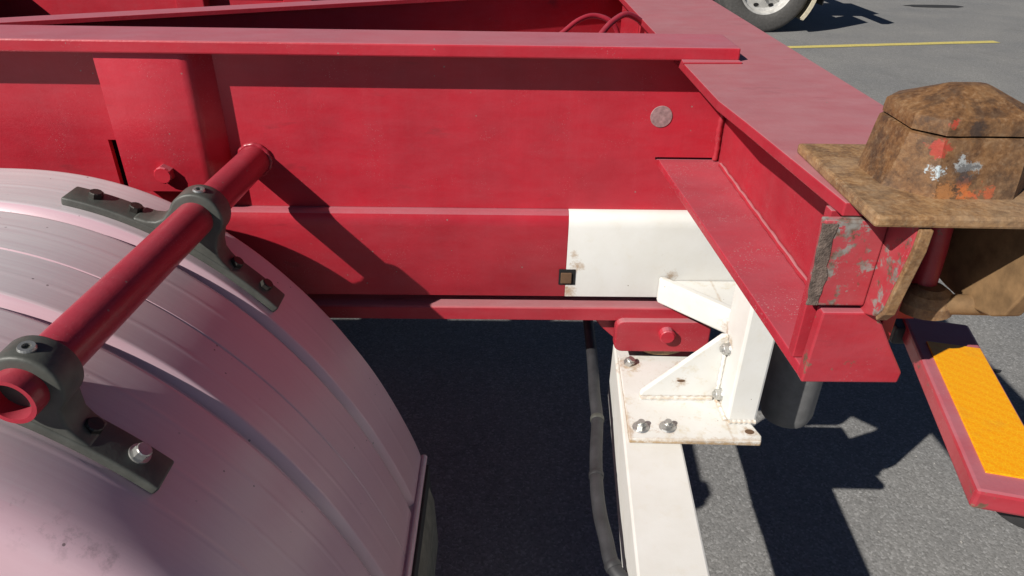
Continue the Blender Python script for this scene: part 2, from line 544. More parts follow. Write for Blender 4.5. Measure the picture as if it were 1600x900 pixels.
def copy_tree(src, parent, shift):
    """copy a part and its sub-parts, moved by shift"""
    s = Vector(shift)
    r = src.copy()
    COL.objects.link(r)
    r.parent = parent
    WLOC[r.name] = WLOC[src.name] + s
    r.location = WLOC[r.name] - WLOC[parent.name]
    for ch in list(src.children):
        c = ch.copy()
        COL.objects.link(c)
        c.parent = r
        WLOC[c.name] = WLOC[ch.name] + s
        c.location = ch.location
    return r

# ------------------------------------------------------------------ ground
bm = bmesh.new()
S = 600
g = [bm.verts.new(p) for p in ((-S, -S, 0), (S, -S, 0), (S, S, 0), (-S, S, 0))]
bm.faces.new(g)
ground = finish('asphalt_ground', bm, 'asphalt')
ground['kind'] = 'structure'

def flat(name, pts, z, mat):
    b = bmesh.new()
    b.faces.new([b.verts.new((x, y, z)) for x, y in pts])
    o = finish(name, b, mat)
    o['kind'] = 'structure'
    return o

dl = Vector((5.52 - 3.08, 6.90 - 6.46)).normalized()
nl = Vector((-dl.y, dl.x)) * 0.055
a0 = Vector((3.08, 6.46)) - dl * 7
a1 = Vector((5.52, 6.90))
edge = []
for sgn in (-1, 1):
    row = []
    for k in range(61):
        q = a0.lerp(a1, k / 60) + nl * sgn * (1 + 0.12 * random.uniform(-1, 1))
        row.append((q.x, q.y))
    edge.append(row)
flat('painted_line', edge[0] + edge[1][::-1], 0.004, 'line')
st = []
for k in range(28):
    a = 2 * math.pi * k / 28
    w = 1 + 0.22 * noise.noise(Vector((math.cos(a) * 2, math.sin(a) * 2, 1)))
    st.append((6.15 + 0.42 * w * math.cos(a), 9.42 + 0.13 * w * math.sin(a)))
flat('ground_smear', st, 0.004, 'dark_smear')  # thin dark oval with an uneven outline, laid on the asphalt

# ------------------------------------------------------------------ the trailer
T = thing('container_trailer', 'red skeletal container trailer with pale mudguard, white tail bracket and rusty corner lock', 'trailer', (-0.92, 0.5, 0.0))

def grid_plate(name, xs, zs, holes, y0, y1, mat, parent):
    """vertical plate in the XZ plane with rectangular holes given as cell indices"""
    b = bmesh.new()
    hs = set(holes)
    def has(i, j):
        return 0 <= i < len(xs) - 1 and 0 <= j < len(zs) - 1 and (i, j) not in hs
    V = {}
    def v(i, j, k):
        if (i, j, k) not in V:
            V[(i, j, k)] = b.verts.new((xs[i], (y0, y1)[k], zs[j]))
        return V[(i, j, k)]
    for i in range(len(xs) - 1):
        for j in range(len(zs) - 1):
            if not has(i, j):
                continue
            for k in (0, 1):
                b.faces.new((v(i, j, k), v(i + 1, j, k), v(i + 1, j + 1, k), v(i, j + 1, k)))
            if not has(i - 1, j):
                b.faces.new((v(i, j, 0), v(i, j + 1, 0), v(i, j + 1, 1), v(i, j, 1)))
            if not has(i + 1, j):
                b.faces.new((v(i + 1, j, 0), v(i + 1, j + 1, 0), v(i + 1, j + 1, 1), v(i + 1, j, 1)))
            if not has(i, j - 1):
                b.faces.new((v(i, j, 0), v(i + 1, j, 0), v(i + 1, j, 1), v(i, j, 1)))
            if not has(i, j + 1):
                b.faces.new((v(i, j + 1, 0), v(i + 1, j + 1, 0), v(i + 1, j + 1, 1), v(i, j + 1, 1)))
    return finish(name, b, mat, parent)

# near main beam: web, flange, hat stiffener
XL = -5.5
beam = grid_plate('main_beam', [XL, -0.749, -0.729, 0.290, 0.405, 0.414], [0.975, 1.005, 1.0795, 1.0850, 1.107, 1.277],
                  [(1, 1), (1, 2), (1, 3), (3, 2)], 0.0, 0.012, 'red', T)
box('top_flange', XL, 0.402, -0.055, 0.067, 1.278, 1.300, 'red', beam, 0.003)
prism('stiffener', [(-0.709, 0.0), (-0.709, -0.045), (-0.565, -0.045), (-0.556, -0.043), (-0.549, -0.038), (-0.545, -0.030), (-0.522, 0.0)],
      'z', 1.022, 1.2775, 'red', beam, 0.001, smooth=True)
big_hex = hex_bolt_mesh('bolt', 0.0175, 0.017, flange=0.0)
put('bolt', big_hex, 'red', beam, (-0.632, -0.045, 1.060), (0, -1, 0), 0.25)
prism('slot_backing', [(-0.79, 0.99), (-0.70, 0.99), (-0.70, 1.12), (-0.79, 1.12)], 'y', 0.03, 0.034, 'black', beam, 0)  # black sheet standing in for the shade behind the slot
# welded round plug
bm = bmesh.new()
rg = [(0.0205 * math.cos(2 * math.pi * k / 32), 0.0205 * math.sin(2 * math.pi * k / 32)) for k in range(32)]
add_hull(bm, [Vector((0.292 + x, -0.0016, 1.164 + z)) for x, z in rg], [Vector((0.292 + x, 0.004, 1.164 + z)) for x, z in rg])
finish('round_plug', bm, 'steel_bare', beam, 0.0008)
# weld bead under the flange
sweep('weld_bead', [(x, -0.003, 1.276) for x in (XL, 0.40)], 0.004, 'red', beam, n=8)

# lower rail: red length, white length, square bolt hole
RAIL = [(0.0, 0.9745), (-0.010, 0.9745), (-0.020, 0.969), (-0.0255, 0.958), (-0.027, 0.945), (-0.027, 0.787), (0.055, 0.787), (0.055, 0.9745)]
rail = prism('lower_rail', RAIL, 'x', XL, 0.129, 'red', T, 0.0008, smooth=True, angle=50)
w = prism('white_rail_end', [(y - 0.0006 if y < 0 else y, z) for y, z in RAIL], 'x', 0.1292, 0.56, 'white', rail, 0.0008, smooth=True, angle=50)
w['label'] = 'white painted end of the red lower rail'
for nm, (x0, x1, z0, z1), y0, mt in (('square_hole', (0.1145, 0.1485, 0.816, 0.852), -0.0295, 'black'), ('square_bolt', (0.1185, 0.1405, 0.821, 0.845), -0.033, 'brown_bolt')):
    box(nm, x0, x1, y0, -0.020, z0, z1, mt, rail, 0.001)

# thin bar under the rail
bar = prism('lower_bar', [(-0.042, 0.737), (-0.042, 0.765), (-0.039, 0.768), (0.045, 0.768), (0.045, 0.760), (-0.030, 0.760), (-0.030, 0.737)], 'x', -1.6, 0.56, 'red_dusty', T, 0.0008)

# rounded red pad with one bolt
def rrect(x0, x1, z0, z1, r, n=5):
    out = []
    for cx, cz, a0_ in ((x1 - r, z1 - r, 0), (x0 + r, z1 - r, 90), (x0 + r, z0 + r, 180), (x1 - r, z0 + r, 270)):
        for k in range(n + 1):
            a = R(a0_ + 90 * k / n)
            out.append((cx + r * math.cos(a), cz + r * math.sin(a)))
    return out
pad = prism('hanger_pad', rrect(0.238, 0.440, 0.668, 0.744, 0.018), 'y', -0.058, -0.035, 'red_dusty', T, 0.003)
rb = hex_bolt_mesh('bolt', 0.017, 0.016, sides=16)
put('bolt', rb, 'red', pad, (0.346, -0.058, 0.716), (0, -1, 0))
prism('pad_web', [(0.18, 0.745), (0.42, 0.745), (0.42, 0.62), (0.30, 0.62), (0.215, 0.70)], 'y', -0.012, 0.02, 'red_dusty', pad, 0.002)
prism('pad_boss', [(0.346 + 0.05 * math.cos(2 * math.pi * k / 24), 0.672 + 0.022 * math.sin(2 * math.pi * k / 24)) for k in range(24)], 'y', -0.045, -0.014, 'rust', pad, 0.001)

# rear cross beam: I section running across the trailer, out to the corner lock
YN, YF = -0.655, 1.655
xb = box('cross_beam', 0.412, 0.426, YN, YF, 1.079, 1.263, 'red_dusty', T, 0.001)
prism('top_flange', [(0.302, YF), (0.302, -0.30), (0.312, -0.40), (0.334, YN - 0.004), (0.532, YN - 0.004), (0.534, YF)], 'z', 1.263, 1.2775, 'red_dusty', xb, 0.0015)
prism('bottom_flange', [(0.300, YF), (0.298, -0.02), (0.334, YN), (0.440, YN), (0.445, -0.36), (0.532, -0.22), (0.532, YF)], 'z', 1.065, 1.079, 'red_flange', xb, 0.0015)
# gusset lip where the flange meets the main beam
prism('corner_weld', [(0.302, -0.055), (0.402, -0.055), (0.402, -0.072), (0.300, -0.078)], 'z', 1.2775, 1.2805, 'red', xb, 0.0008)
sweep('weld_bead', smoothpath([(0.409, y, 1.0815 + 0.0008 * math.sin(y * 90)) for y in [YN + 0.002 + k * 0.026 for k in range(25)]], 2), 0.0045, 'red_dusty', xb, n=8, wob=0.15)
sweep('weld_bead', smoothpath([(0.404 + 0.001 * math.sin(k), -0.003, 1.082 + k * 0.012) for k in range(16)], 2), 0.005, 'red_dusty', xb, n=8, wob=0.15)
# end plates
prism('lower_end_plate', [(0.333, 1.066), (0.336, 1.158), (0.392, 1.158), (0.402, 1.145), (0.418, 1.118), (0.442, 1.080), (0.441, 1.066)], 'y', YN - 0.016, YN - 0.0005, 'red_worn', xb, 0.002)
ue = prism('upper_end_plate', [(0.320, 1.164), (0.315, 1.262), (0.379, 1.262), (0.379, 1.164)], 'y', YN - 0.012, YN - 0.0005, 'red_scraped', xb, 0.002)
ue['label'] = 'scraped end plate with bare and rusty patches'
ed = [(0.3185 - 0.0004 * k + random.uniform(-0.0012, 0.0012), 1.165 + 0.0078 * k) for k in range(13)] + [(0.3275 + 0.0003 * k + random.uniform(-0.002, 0.002), 1.2586 - 0.0078 * k) for k in range(13)]
prism('weld_strip', ed, 'y', YN - 0.0130, YN - 0.010, 'rust_grey', xb, 0.0006)
box('recess_back', 0.4265, 0.5115, -0.560, -0.550, 1.080, 1.262, 'red_worn', xb, 0.001)  # plate added to close off the gap under the lock and keep it dark
prism('end_stiffener', [(0.330, 1.080), (0.330, 1.262), (0.412, 1.262), (0.412, 1.080)], 'y', YN + 0.012, YN + 0.026, 'red_dusty', xb, 0.0012)

# corner lock
lock = prism('twist_lock', [(0.336, -0.515), (0.336, -0.716), (0.575, -0.720), (0.575, -0.515)], 'z', 1.2778, 1.2895, 'rust', T, 0.003)
CX, CY = 0.447, -0.612
def blob_ring(hx, hy, z, n=48, e=3.0, dx=0, dy=0):
    out = []
    for k in range(n):
        a = 2 * math.pi * k / n
        c, s = math.cos(a), math.sin(a)
        r = (abs(c) ** e + abs(s) ** e) ** (-1 / e)
        out.append(Vector((CX + dx + hx * c * r, CY + dy + hy * s * r, z)))
    return out
def lumpy(name, rings, mat, parent, amp):
    b = bmesh.new()
    vs = [[b.verts.new(p) for p in r] for r in rings]
    n = len(rings[0])
    for a, c in zip(vs, vs[1:]):
        for k in range(n):
            b.faces.new((a[k], a[(k + 1) % n], c[(k + 1) % n], c[k]))
    b.faces.new(vs[0][::-1])
    b.faces.new(vs[-1])
    bmesh.ops.subdivide_edges(b, edges=[e for e in b.edges if e.calc_length() > 0.006], cuts=1, use_grid_fill=True)
    for v in b.verts:
        d = noise.noise_vector(v.co * 30) * amp * 0.8 + noise.noise_vector(v.co * 160) * amp * 0.5
        v.co += d
    return finish(name, b, mat, parent, 0, smooth=True, angle=17)
def cham_ring(hx, hy, ch, z, per=6):
    """rectangle with chamfered corners, each side subdivided"""
    cs = [(hx, -hy + ch), (hx, hy - ch), (hx - ch, hy), (-hx + ch, hy), (-hx, hy - ch), (-hx, -hy + ch), (-hx + ch, -hy), (hx - ch, -hy)]
    out = []
    for (x0, y0), (x1, y1) in zip(cs, cs[1:] + cs[:1]):
        for k in range(per):
            t = k / per
            out.append(Vector((CX + x0 + (x1 - x0) * t, CY + y0 + (y1 - y0) * t, z)))
    return out
lumpy('lock_collar', [cham_ring(0.0735, 0.064, 0.036, 1.288), cham_ring(0.0718, 0.0625, 0.034, 1.293), cham_ring(0.0690, 0.0600, 0.030, 1.306), cham_ring(0.0660, 0.0570, 0.026, 1.322), cham_ring(0.0635, 0.0545, 0.023, 1.338), cham_ring(0.0622, 0.0532, 0.022, 1.3440), cham_ring(0.059, 0.050, 0.020, 1.3452)], 'rust_cast', lock, 0.0006)
lumpy('lock_head', [cham_ring(0.058, 0.049, 0.020, 1.3466), cham_ring(0.0610, 0.0520, 0.022, 1.3474), cham_ring(0.0612, 0.0520, 0.022, 1.354), cham_ring(0.0606, 0.0512, 0.022, 1.3612),
                    cham_ring(0.0595, 0.0500, 0.0215, 1.3620), cham_ring(0.046, 0.0355, 0.016, 1.3688), cham_ring(0.032, 0.0215, 0.010, 1.3755), cham_ring(0.0190, 0.0085, 0.004, 1.3818), cham_ring(0.017, 0.0065, 0.003, 1.3823), cham_ring(0.008, 0.003, 0.001, 1.3825)], 'rust_cast', lock, 0.0005)
sweep('lock_shaft', [(0.470, -0.600, 1.278), (0.474, -0.606, 1.20), (0.472, -0.612, 1.150)], 0.013, 'red_worn', lock, n=16)
lumpy('lock_nut', [[Vector((0.474 + 0.030 * math.cos(k * math.pi / 12), -0.622 + 0.026 * math.sin(k * math.pi / 12), 0)) + Vector((0, 0, z)) for k in range(24)] for z in (1.134, 1.14)]
      + [[Vector((0.474 + r * math.cos(k * math.pi / 12), -0.622 + r * 0.85 * math.sin(k * math.pi / 12), z)) for k in range(24)] for r, z in ((0.030, 1.146), (0.024, 1.157), (0.015, 1.163))], 'rust', lock, 0.001)
sweep('lock_pin', [(0.478, -0.632, 1.146), (0.545, -0.640, 1.150)], 0.0115, 'rust_plate', lock, n=14)
prism('housing_plate', [(-0.540, 1.277), (-0.722, 1.277), (-0.716, 1.235), (-0.690, 1.168), (-0.672, 1.156), (-0.635, 1.146), (-0.590, 1.146), (-0.540, 1.150)], 'x', 0.512, 0.530, 'rust_plate', lock, 0.002)
prism('housing_plate', [(-0.6565, 1.277), (-0.711, 1.277), (-0.711, 1.255), (-0.698, 1.178), (-0.690, 1.166), (-0.678, 1.160), (-0.6565, 1.150)], 'x', 0.3795, 0.392, 'red_scraped', lock, 0.0015)
prism('plate_edge', [(-0.711, 1.276), (-0.717, 1.276), (-0.717, 1.254), (-0.703, 1.176), (-0.693, 1.163), (-0.690, 1.166), (-0.698, 1.178), (-0.711, 1.255)], 'x', 0.3798, 0.3915, 'rust', lock, 0.0012)
copy_tree(lock, T, (0, 2.24, 0))

# marker bar with orange reflective strip
far, near = Vector((0.560, -0.512, 1.050)), Vector((0.4805, -0.822, 1.050))
ax = (near - far).normalized()
sd = Vector((-ax.y, ax.x, 0))
def strip(name, a, b, w0, w1, z0, z1, mat, parent, bevel):
    bmx = bmesh.new()
    lo = [a + sd * w0, a + sd * w1, b + sd * w1, b + sd * w0]
    add_hull(bmx, [Vector((p.x, p.y, z0)) for p in lo], [Vector((p.x, p.y, z1)) for p in lo])
    return finish(name, bmx, mat, parent, bevel)
mb = strip('marker_bar', far, near, -0.028, 0.052, 1.026, 1.050, 'red_worn', T, 0.004)
rf = strip('reflector', far + ax * 0.060, near - ax * 0.028, -0.013, 0.048, 1.0495, 1.0520, 'orange', mb, 0.0006)
rf['label'] = 'orange honeycomb reflective strip'
box('bar_bracket', 0.515, 0.575, -0.530, -0.20, 1.020, 1.046, 'dark', mb, 0.003)
box('bar_bracket', 0.505, 0.531, -0.30, -0.20, 1.046, 1.0645, 'dark', mb, 0.003)
bm = bmesh.new()
lathe(bm, [(0.001, 0.972), (0.022, 0.972), (0.033, 0.980), (0.036, 0.99), (0.036, 1.012), (0.033, 1.0255), (0.001, 1.0255)], (0.552, -0.772, 0), 'z', 28, closed=False)
finish('rubber_bumper', bm, 'rubber', mb, 0, smooth=True)

# white tail bracket
tb = prism('tail_bracket', [(0.237, -0.309), (0.481, -0.315), (0.486, -0.300), (0.476, -0.262), (0.462, -0.05), (0.252, -0.045)], 'z', 0.6385, 0.650, 'white_rusty', T, 0.002)
box('post', 0.430, 0.487, -0.262, -0.165, 0.6505, 0.955, 'white', tb, 0.005)
prism('gusset', [(0.274, 0.6505), (0.4298, 0.6505), (0.4298, 0.800), (0.418, 0.800), (0.278, 0.664)], 'y', -0.191, -0.179, 'white_rusty', tb, 0.002)
sweep('weld_bead', smoothpath([(0.276 + k * 0.011, -0.194, 0.6525) for k in range(14)], 2), 0.0042, 'white_rusty', tb, n=8, wob=0.2)
sweep('weld_bead', smoothpath([(0.4275, -0.262 + k * 0.0095, 0.6535) for k in range(11)], 2), 0.0048, 'white_rusty', tb, n=8, wob=0.25)
sweep('weld_bead', smoothpath([(0.4270, -0.194, 0.655 + k * 0.011) for k in range(13)], 2), 0.0042, 'white_rusty', tb, n=8, wob=0.25)
sweep('weld_bead', smoothpath([(0.432 + k * 0.0065, -0.2640, 0.6530) for k in range(9)], 2), 0.0040, 'white_rusty', tb, n=8, wob=0.25)
prism('support_arm', [(0.322, -0.0285), (0.335, -0.0285), (0.452, -0.150), (0.452, -0.164), (0.440, -0.164), (0.322, -0.042)], 'z', 0.782, 0.838, 'white', tb, 0.004)
prism('arm_top_plate', [(0.338, -0.0285), (0.52, -0.0285), (0.52, -0.164), (0.452, -0.150)], 'z', 0.818, 0.828, 'white_rusty', tb, 0.001)
fb = hex_bolt_mesh('bolt', 0.0095, 0.009, flange=0.0165, stud=0.006)
for x, y in ((0.263, -0.278), (0.314, -0.277)):
    put('bolt', fb, 'zinc', tb, (x, y, 0.650), (0, 0, 1), x * 9)
put('bolt', hex_bolt_mesh('bolt', 0.011, 0.013, stud=0.008), 'zinc', tb, (0.268, -0.078, 0.650), (0.5, -0.1, 1))
for y, z in ((-0.181 - 0.020, 0.778), (-0.188 - 0.020, 0.674)):
    put('bolt', hex_bolt_mesh('bolt', 0.0115, 0.010, flange=0.0135, stud=0.006), 'zinc', tb, (0.4305, y, z), (-1, 0, 0), z * 5)
ho = prism('plate_hole', [(0.4665 + 0.0085 * math.cos(k * math.pi / 10), -0.289 + 0.0065 * math.sin(k * math.pi / 10)) for k in range(20)], 'z', 0.645, 0.6508, 'brown_bolt', tb, 0)
prism('rust_spot', [(0.352 + 0.008 * math.cos(k * math.pi / 6), 0.694 + 0.003 * math.sin(k * math.pi / 6)) for k in range(12)], 'y', -0.1918, -0.185, 'brown_bolt', tb, 0)

# white box tube coming towards the viewer from under the bracket
bm = bmesh.new()
def wb(y, z):
    k = (-0.306 - y)
    return [Vector((0.2276 - 0.0716 * k, y, z)), Vector((0.337 - 0.065 * k, y, z))]
top0, top1 = wb(0.02, 0.638), wb(-1.02, 0.638)
bot0, bot1 = wb(0.02, 0.485), wb(-1.02, 0.485)
add_hull(bm, [top0[0], top0[1], bot0[1], bot0[0]], [top1[0], top1[1], bot1[1], bot1[0]])
finish('outrigger_tube', bm, 'white', T, 0.004)

# hose tied alongside
hz = smoothpath([(0.215, 0.32, 0.60), (0.216, 0.20, 0.575), (0.213, 0.05, 0.555), (0.206, -0.06, 0.553), (0.203, -0.141, 0.55), (0.190, -0.24, 0.548), (0.181, -0.332, 0.55), (0.180, -0.40, 0.548), (0.184, -0.452, 0.548), (0.188, -0.50, 0.545), (0.205, -0.53, 0.54), (0.235, -0.535, 0.54)], 6)
hose = sweep('hose', hz, 0.0130, 'hose', T, n=14)
for y in (-0.141, -0.300, -0.505):
    i = min(range(len(hz)), key=lambda k: abs(hz[k].y - y))
    d = (hz[i + 1] - hz[i - 1]).normalized()
    sweep('cable_tie' if y != -0.505 else 'hose_fitting', [hz[i] - d * 0.006, hz[i] - d * 0.004, hz[i] + d * 0.004, hz[i] + d * 0.006], [0.0138, 0.0150, 0.0150, 0.0138], 'clamp' if y == -0.141 else 'hose', hose, n=14)

# grey canister hanging behind the bracket
bm = bmesh.new()
lathe(bm, [(0.001, 0.522), (0.030, 0.524), (0.050, 0.535), (0.056, 0.555), (0.056, 0.78), (0.001, 0.785)], (0.622, -0.10, 0), 'z', 32, closed=False)
can = finish('canister', bm, 'cylinder', T, 0, smooth=True)
box('canister_bracket', 0.56, 0.66, -0.12, 0.05, 0.786, 0.80, 'dark', can, 0.002)

# ------------------------------------------------------------------ mudguard
GX, GZ = -0.9237, 0.386
ARC = [(0.0, 0.7225), (5.1, 0.7245), (11.9, 0.7335), (17.5, 0.7405), (23.3, 0.7445), (30.2, 0.7440), (37.8, 0.7390), (45.8, 0.7320), (53.5, 0.7270), (61.8, 0.7250), (74.5, 0.7325), (84.7, 0.7500), (92.0, 0.7640)]
def grad(a):
    """guard radius (m) at angle a from the crown, smooth through the listed points"""
    d = min(abs(math.degrees(a)), 91.9)
    k = max(i for i in range(len(ARC) - 1) if ARC[i][0] <= d)
    (x1, y1), (x2, y2) = ARC[k], ARC[k + 1]
    x0, y0 = ARC[k - 1] if k else (-x2, y2)
    x3, y3 = ARC[min(k + 2, len(ARC) - 1)]
    m1 = (y2 - y0) / (x2 - x0)
    m2 = (y3 - y1) / (x3 - x1)
    h = x2 - x1
    t = (d - x1) / h
    return (2 * t ** 3 - 3 * t * t + 1) * y1 + (t ** 3 - 2 * t * t + t) * h * m1 + (3 * t * t - 2 * t ** 3) * y2 + (t ** 3 - t * t) * h * m2
def gpt(a, h=0.0):
    """point on the guard's arc at angle a from the top, raised by h"""
    r = grad(a)
    return Vector((GX + (r + h) * math.sin(a), 0, GZ + (r + h) * math.cos(a)))
def gnorm(a):
    p, q = gpt(a - 0.01), gpt(a + 0.01)
    t = (q - p).normalized()
    return Vector((-t.z, 0, t.x)), t
AMAX = R(85.5)
prof = [(-0.150, -0.016), (-0.150, -0.003), (-0.1515, -0.0008), (-0.154, 0.0), (-0.158, 0.0)]
def ridge(y, h, dh):
    return [(y + 0.007, h), (y + 0.0035, h), (y, h + dh), (y - 0.0035, h), (y - 0.007, h)]
def groove(y, h0, h1):
    return [(y + 0.017, h0), (y + 0.014, h0), (y + 0.011, h0 - 0.0012), (y + 0.001, h0 - 0.0135), (y - 0.004, h0 - 0.0140), (y - 0.012, h1 - 0.0012), (y - 0.015, h1), (y - 0.018, h1)]
prof += ridge(-0.222, 0.0, 0.0007) + groove(-0.296, 0.0, -0.003) + ridge(-0.352, -0.003, 0.0005)
prof += [(-0.4070, -0.003), (-0.4100, -0.003), (-0.4120, -0.0050), (-0.4140, -0.003), (-0.4170, -0.003)]
prof += ridge(-0.464, -0.003, 0.0005) + groove(-0.519, -0.003, -0.006) + ridge(-0.582, -0.006, 0.0006) + ridge(-0.642, -0.006, 0.0006) + ridge(-0.702, -0.006, 0.0006)
prof += [(-0.735, -0.0065), (-0.758, -0.009), (-0.775, -0.014), (-0.787, -0.022), (-0.796, -0.033), (-0.802, -0.047), (-0.805, -0.064), (-0.806, -0.085), (-0.806, -0.14), (-0.806, -0.20)]
bm = bmesh.new()
NA = 120
outer, inner = [], []
for i in range(NA + 1):
    a = -AMAX + 2 * AMAX * i / NA
    n_, t_ = gnorm(a)
    base = gpt(a)
    ro, ri = [], []
    for j, (y, h) in enumerate(prof):
        p = base + n_ * h
        p.y = y
        ro.append(bm.verts.new(p))
        yi = y - 0.005 if y > -0.16 and j < 2 else (y + 0.005 if y < -0.77 else y)
        q = base + n_ * (h - (0.005 if 1 < j < len(prof) - 5 else 0.0))
        q.y = yi
        ri.append(bm.verts.new(q))
    outer.append(ro)
    inner.append(ri)
for i in range(NA):
    for j in range(len(prof) - 1):
        bm.faces.new((outer[i][j], outer[i][j + 1], outer[i + 1][j + 1], outer[i + 1][j]))
        bm.faces.new((inner[i][j], inner[i + 1][j], inner[i + 1][j + 1], inner[i][j + 1]))
    for j in (0, len(prof) - 1):
        bm.faces.new((outer[i][j], outer[i + 1][j], inner[i + 1][j], inner[i][j]))
for i in (0, NA):
    for j in range(len(prof) - 1):
        bm.faces.new((outer[i][j], outer[i][j + 1], inner[i][j + 1], inner[i][j]))
guard = finish('mudguard', bm, 'guard', T, 0, smooth=True, angle=40)

# rolled lip along the guard's lower edge and the black flap behind it
for a in (AMAX,):
    n_, t_ = gnorm(a)
    p = gpt(a)
    sweep('end_lip', [(p.x + n_.x * 0.004, y, p.z) for y in (-0.148, -0.3, -0.5, -0.795)], 0.0075, 'guard', guard, n=12)
    prism('end_lip', [(p.x - 0.030, p.z - 0.020), (p.x - 0.002, p.z - 0.020), (p.x + 0.001, p.z + 0.004), (p.x - 0.012, p.z + 0.004)], 'y', -0.79, -0.152, 'guard', guard, 0.002)
    fl = prism('mud_flap', [(p.x - 0.006, p.z - 0.010), (p.x + 0.016, p.z - 0.010), (p.x + 0.020, 0.16), (p.x + 0.004, 0.16)], 'y', -0.775, -0.160, 'rubber', T, 0.002)
    prism('flap_edge', [(p.x + 0.0165, p.z - 0.05), (p.x + 0.026, p.z - 0.09), (p.x + 0.030, 0.22), (p.x + 0.020, 0.17)], 'y', -0.770, -0.185, 'dull_tan', fl, 0.002)

# support tube and its two saddle clamps
TX = lambda y: -0.478 + 0.058 * y        # x of the tube at a given y
TZ = 1.063
tube = sweep('support_tube', [(TX(-0.002), -0.002, TZ + 0.008)] + [(TX(y), y, TZ + 0.008 * (1 + y / 0.7)) for y in (-0.02, -0.2, -0.4, -0.6)] + [(TX(-0.712), -0.712, TZ)], 0.0290, 'red_tube', T, n=36, hollow=0.0235)
sweep('weld_bead', [(TX(0) + 0.030 * math.cos(2 * math.pi * k / 40), -0.003, TZ + 0.008 + 0.030 * math.sin(2 * math.pi * k / 40)) for k in range(41)], 0.0045, 'red_tube', tube, n=8, wob=0.2)
hexm = hex_bolt_mesh('bolt', 0.0105, 0.010, washer=0.0135)
hexd = hex_bolt_mesh('bolt', 0.0110, 0.010)
sock_bm = bmesh.new()
lathe(sock_bm, [(0.0048, 0.0035), (0.0085, 0.0035), (0.0095, 0.001), (0.0095, -0.004), (0.0048, -0.004)], (0, 0, 0), 'z', 20)
sock = bpy.data.meshes.new('set_screw')
sock_bm.to_mesh(sock)
sock_bm.free()

def guard_h(y):
    for (y0, h0), (y1, h1) in zip(prof, prof[1:]):
        if y1 <= y <= y0 and y0 != y1:
            return h0 + (h1 - h0) * (y - y0) / (y1 - y0)
    return 0.0

def clamp(yc, a0, a1, bolts):
    h0 = guard_h(yc)
    tx, tz = TX(yc), TZ + 0.008 * (1 + yc / 0.7)
    ac = math.atan2(tx - GX, tz - GZ)
    hw = 0.0245
    # curved foot strip
    b = bmesh.new()
    N = 26
    secs = []
    for i in range(N + 1):
        a = a0 + (a1 - a0) * i / N
        n_, t_ = gnorm(a)
        th = 0.0135
        base = gpt(a)
        sec = []
        for dy, h in ((-hw, h0 - 0.001), (hw, h0 + 0.000), (hw, h0 + th), (-hw, h0 + th)):
            p = base + n_ * h
            p.y = yc + dy
            sec.append(b.verts.new(p))
        secs.append(sec)
    for s0, s1 in zip(secs, secs[1:]):
        for k in range(4):
            b.faces.new((s0[k], s0[(k + 1) % 4], s1[(k + 1) % 4], s1[k]))
    b.faces.new(secs[0])
    b.faces.new(secs[-1][::-1])
    root = finish('guard_clamp', b, 'clamp', T, 0.0035, 3, smooth=True, angle=40)
    # saddle ring round the tube, flared into the foot
    n_, t_ = gnorm(ac)
    foot = gpt(ac) + n_ * h0
    cz = (Vector((tx, 0, tz)) - foot).dot(n_)
    ct = (Vector((tx, 0, tz)) - foot).dot(t_)
    ring = 0.0425
    loc = [(-0.085, 0.010), (-0.066, 0.015), (-0.054, 0.022), (-0.046, 0.034)]
    for k in range(25):
        a = R(192 - 204 * k / 24)
        loc.append((ct + ring * math.cos(a), cz + ring * math.sin(a)))
    loc += [(0.046, 0.034), (0.054, 0.022), (0.066, 0.015), (0.085, 0.008), (0.085, -0.004), (-0.085, -0.004)]
    pl = [(foot.x + t_.x * u + n_.x * v, foot.z + t_.z * u + n_.z * v) for u, v in loc]
    prism('saddle', pl, 'y', yc - 0.0225, yc + 0.0225, 'clamp', root, 0.0045, 3, smooth=True, angle=40)
    up_ = Vector((0.18, -0.10, 1)).normalized()
    put('set_screw', sock, 'zinc', root, Vector((tx, yc, tz)) + up_ * ring, up_)
    sd_ = put('bolt', hexd, 'dark_bolt', root, Vector((tx, yc, tz)) + up_ * (ring - 0.0075), up_)
    sd_.scale = (0.42, 0.42, 0.7)
    for ang, kind in bolts:
        n_, t_ = gnorm(R(ang))
        p = gpt(R(ang)) + n_ * (h0 + 0.0130)
        p.y = yc + 0.004
        put('bolt', hexm if kind == 'zinc' else hexd, kind, root, p, n_, ang)
    return root
clamp(-0.243, R(17.8), R(46.2), [(20.8, 'dark_bolt'), (25.4, 'dark_bolt'), (38.6, 'dark_bolt'), (43.2, 'dark_bolt')])
clamp(-0.668, R(14.0), R(44.4), [(18, 'dark_bolt'), (23, 'dark_bolt'), (36.6, 'dark_bolt'), (41.2, 'zinc')])

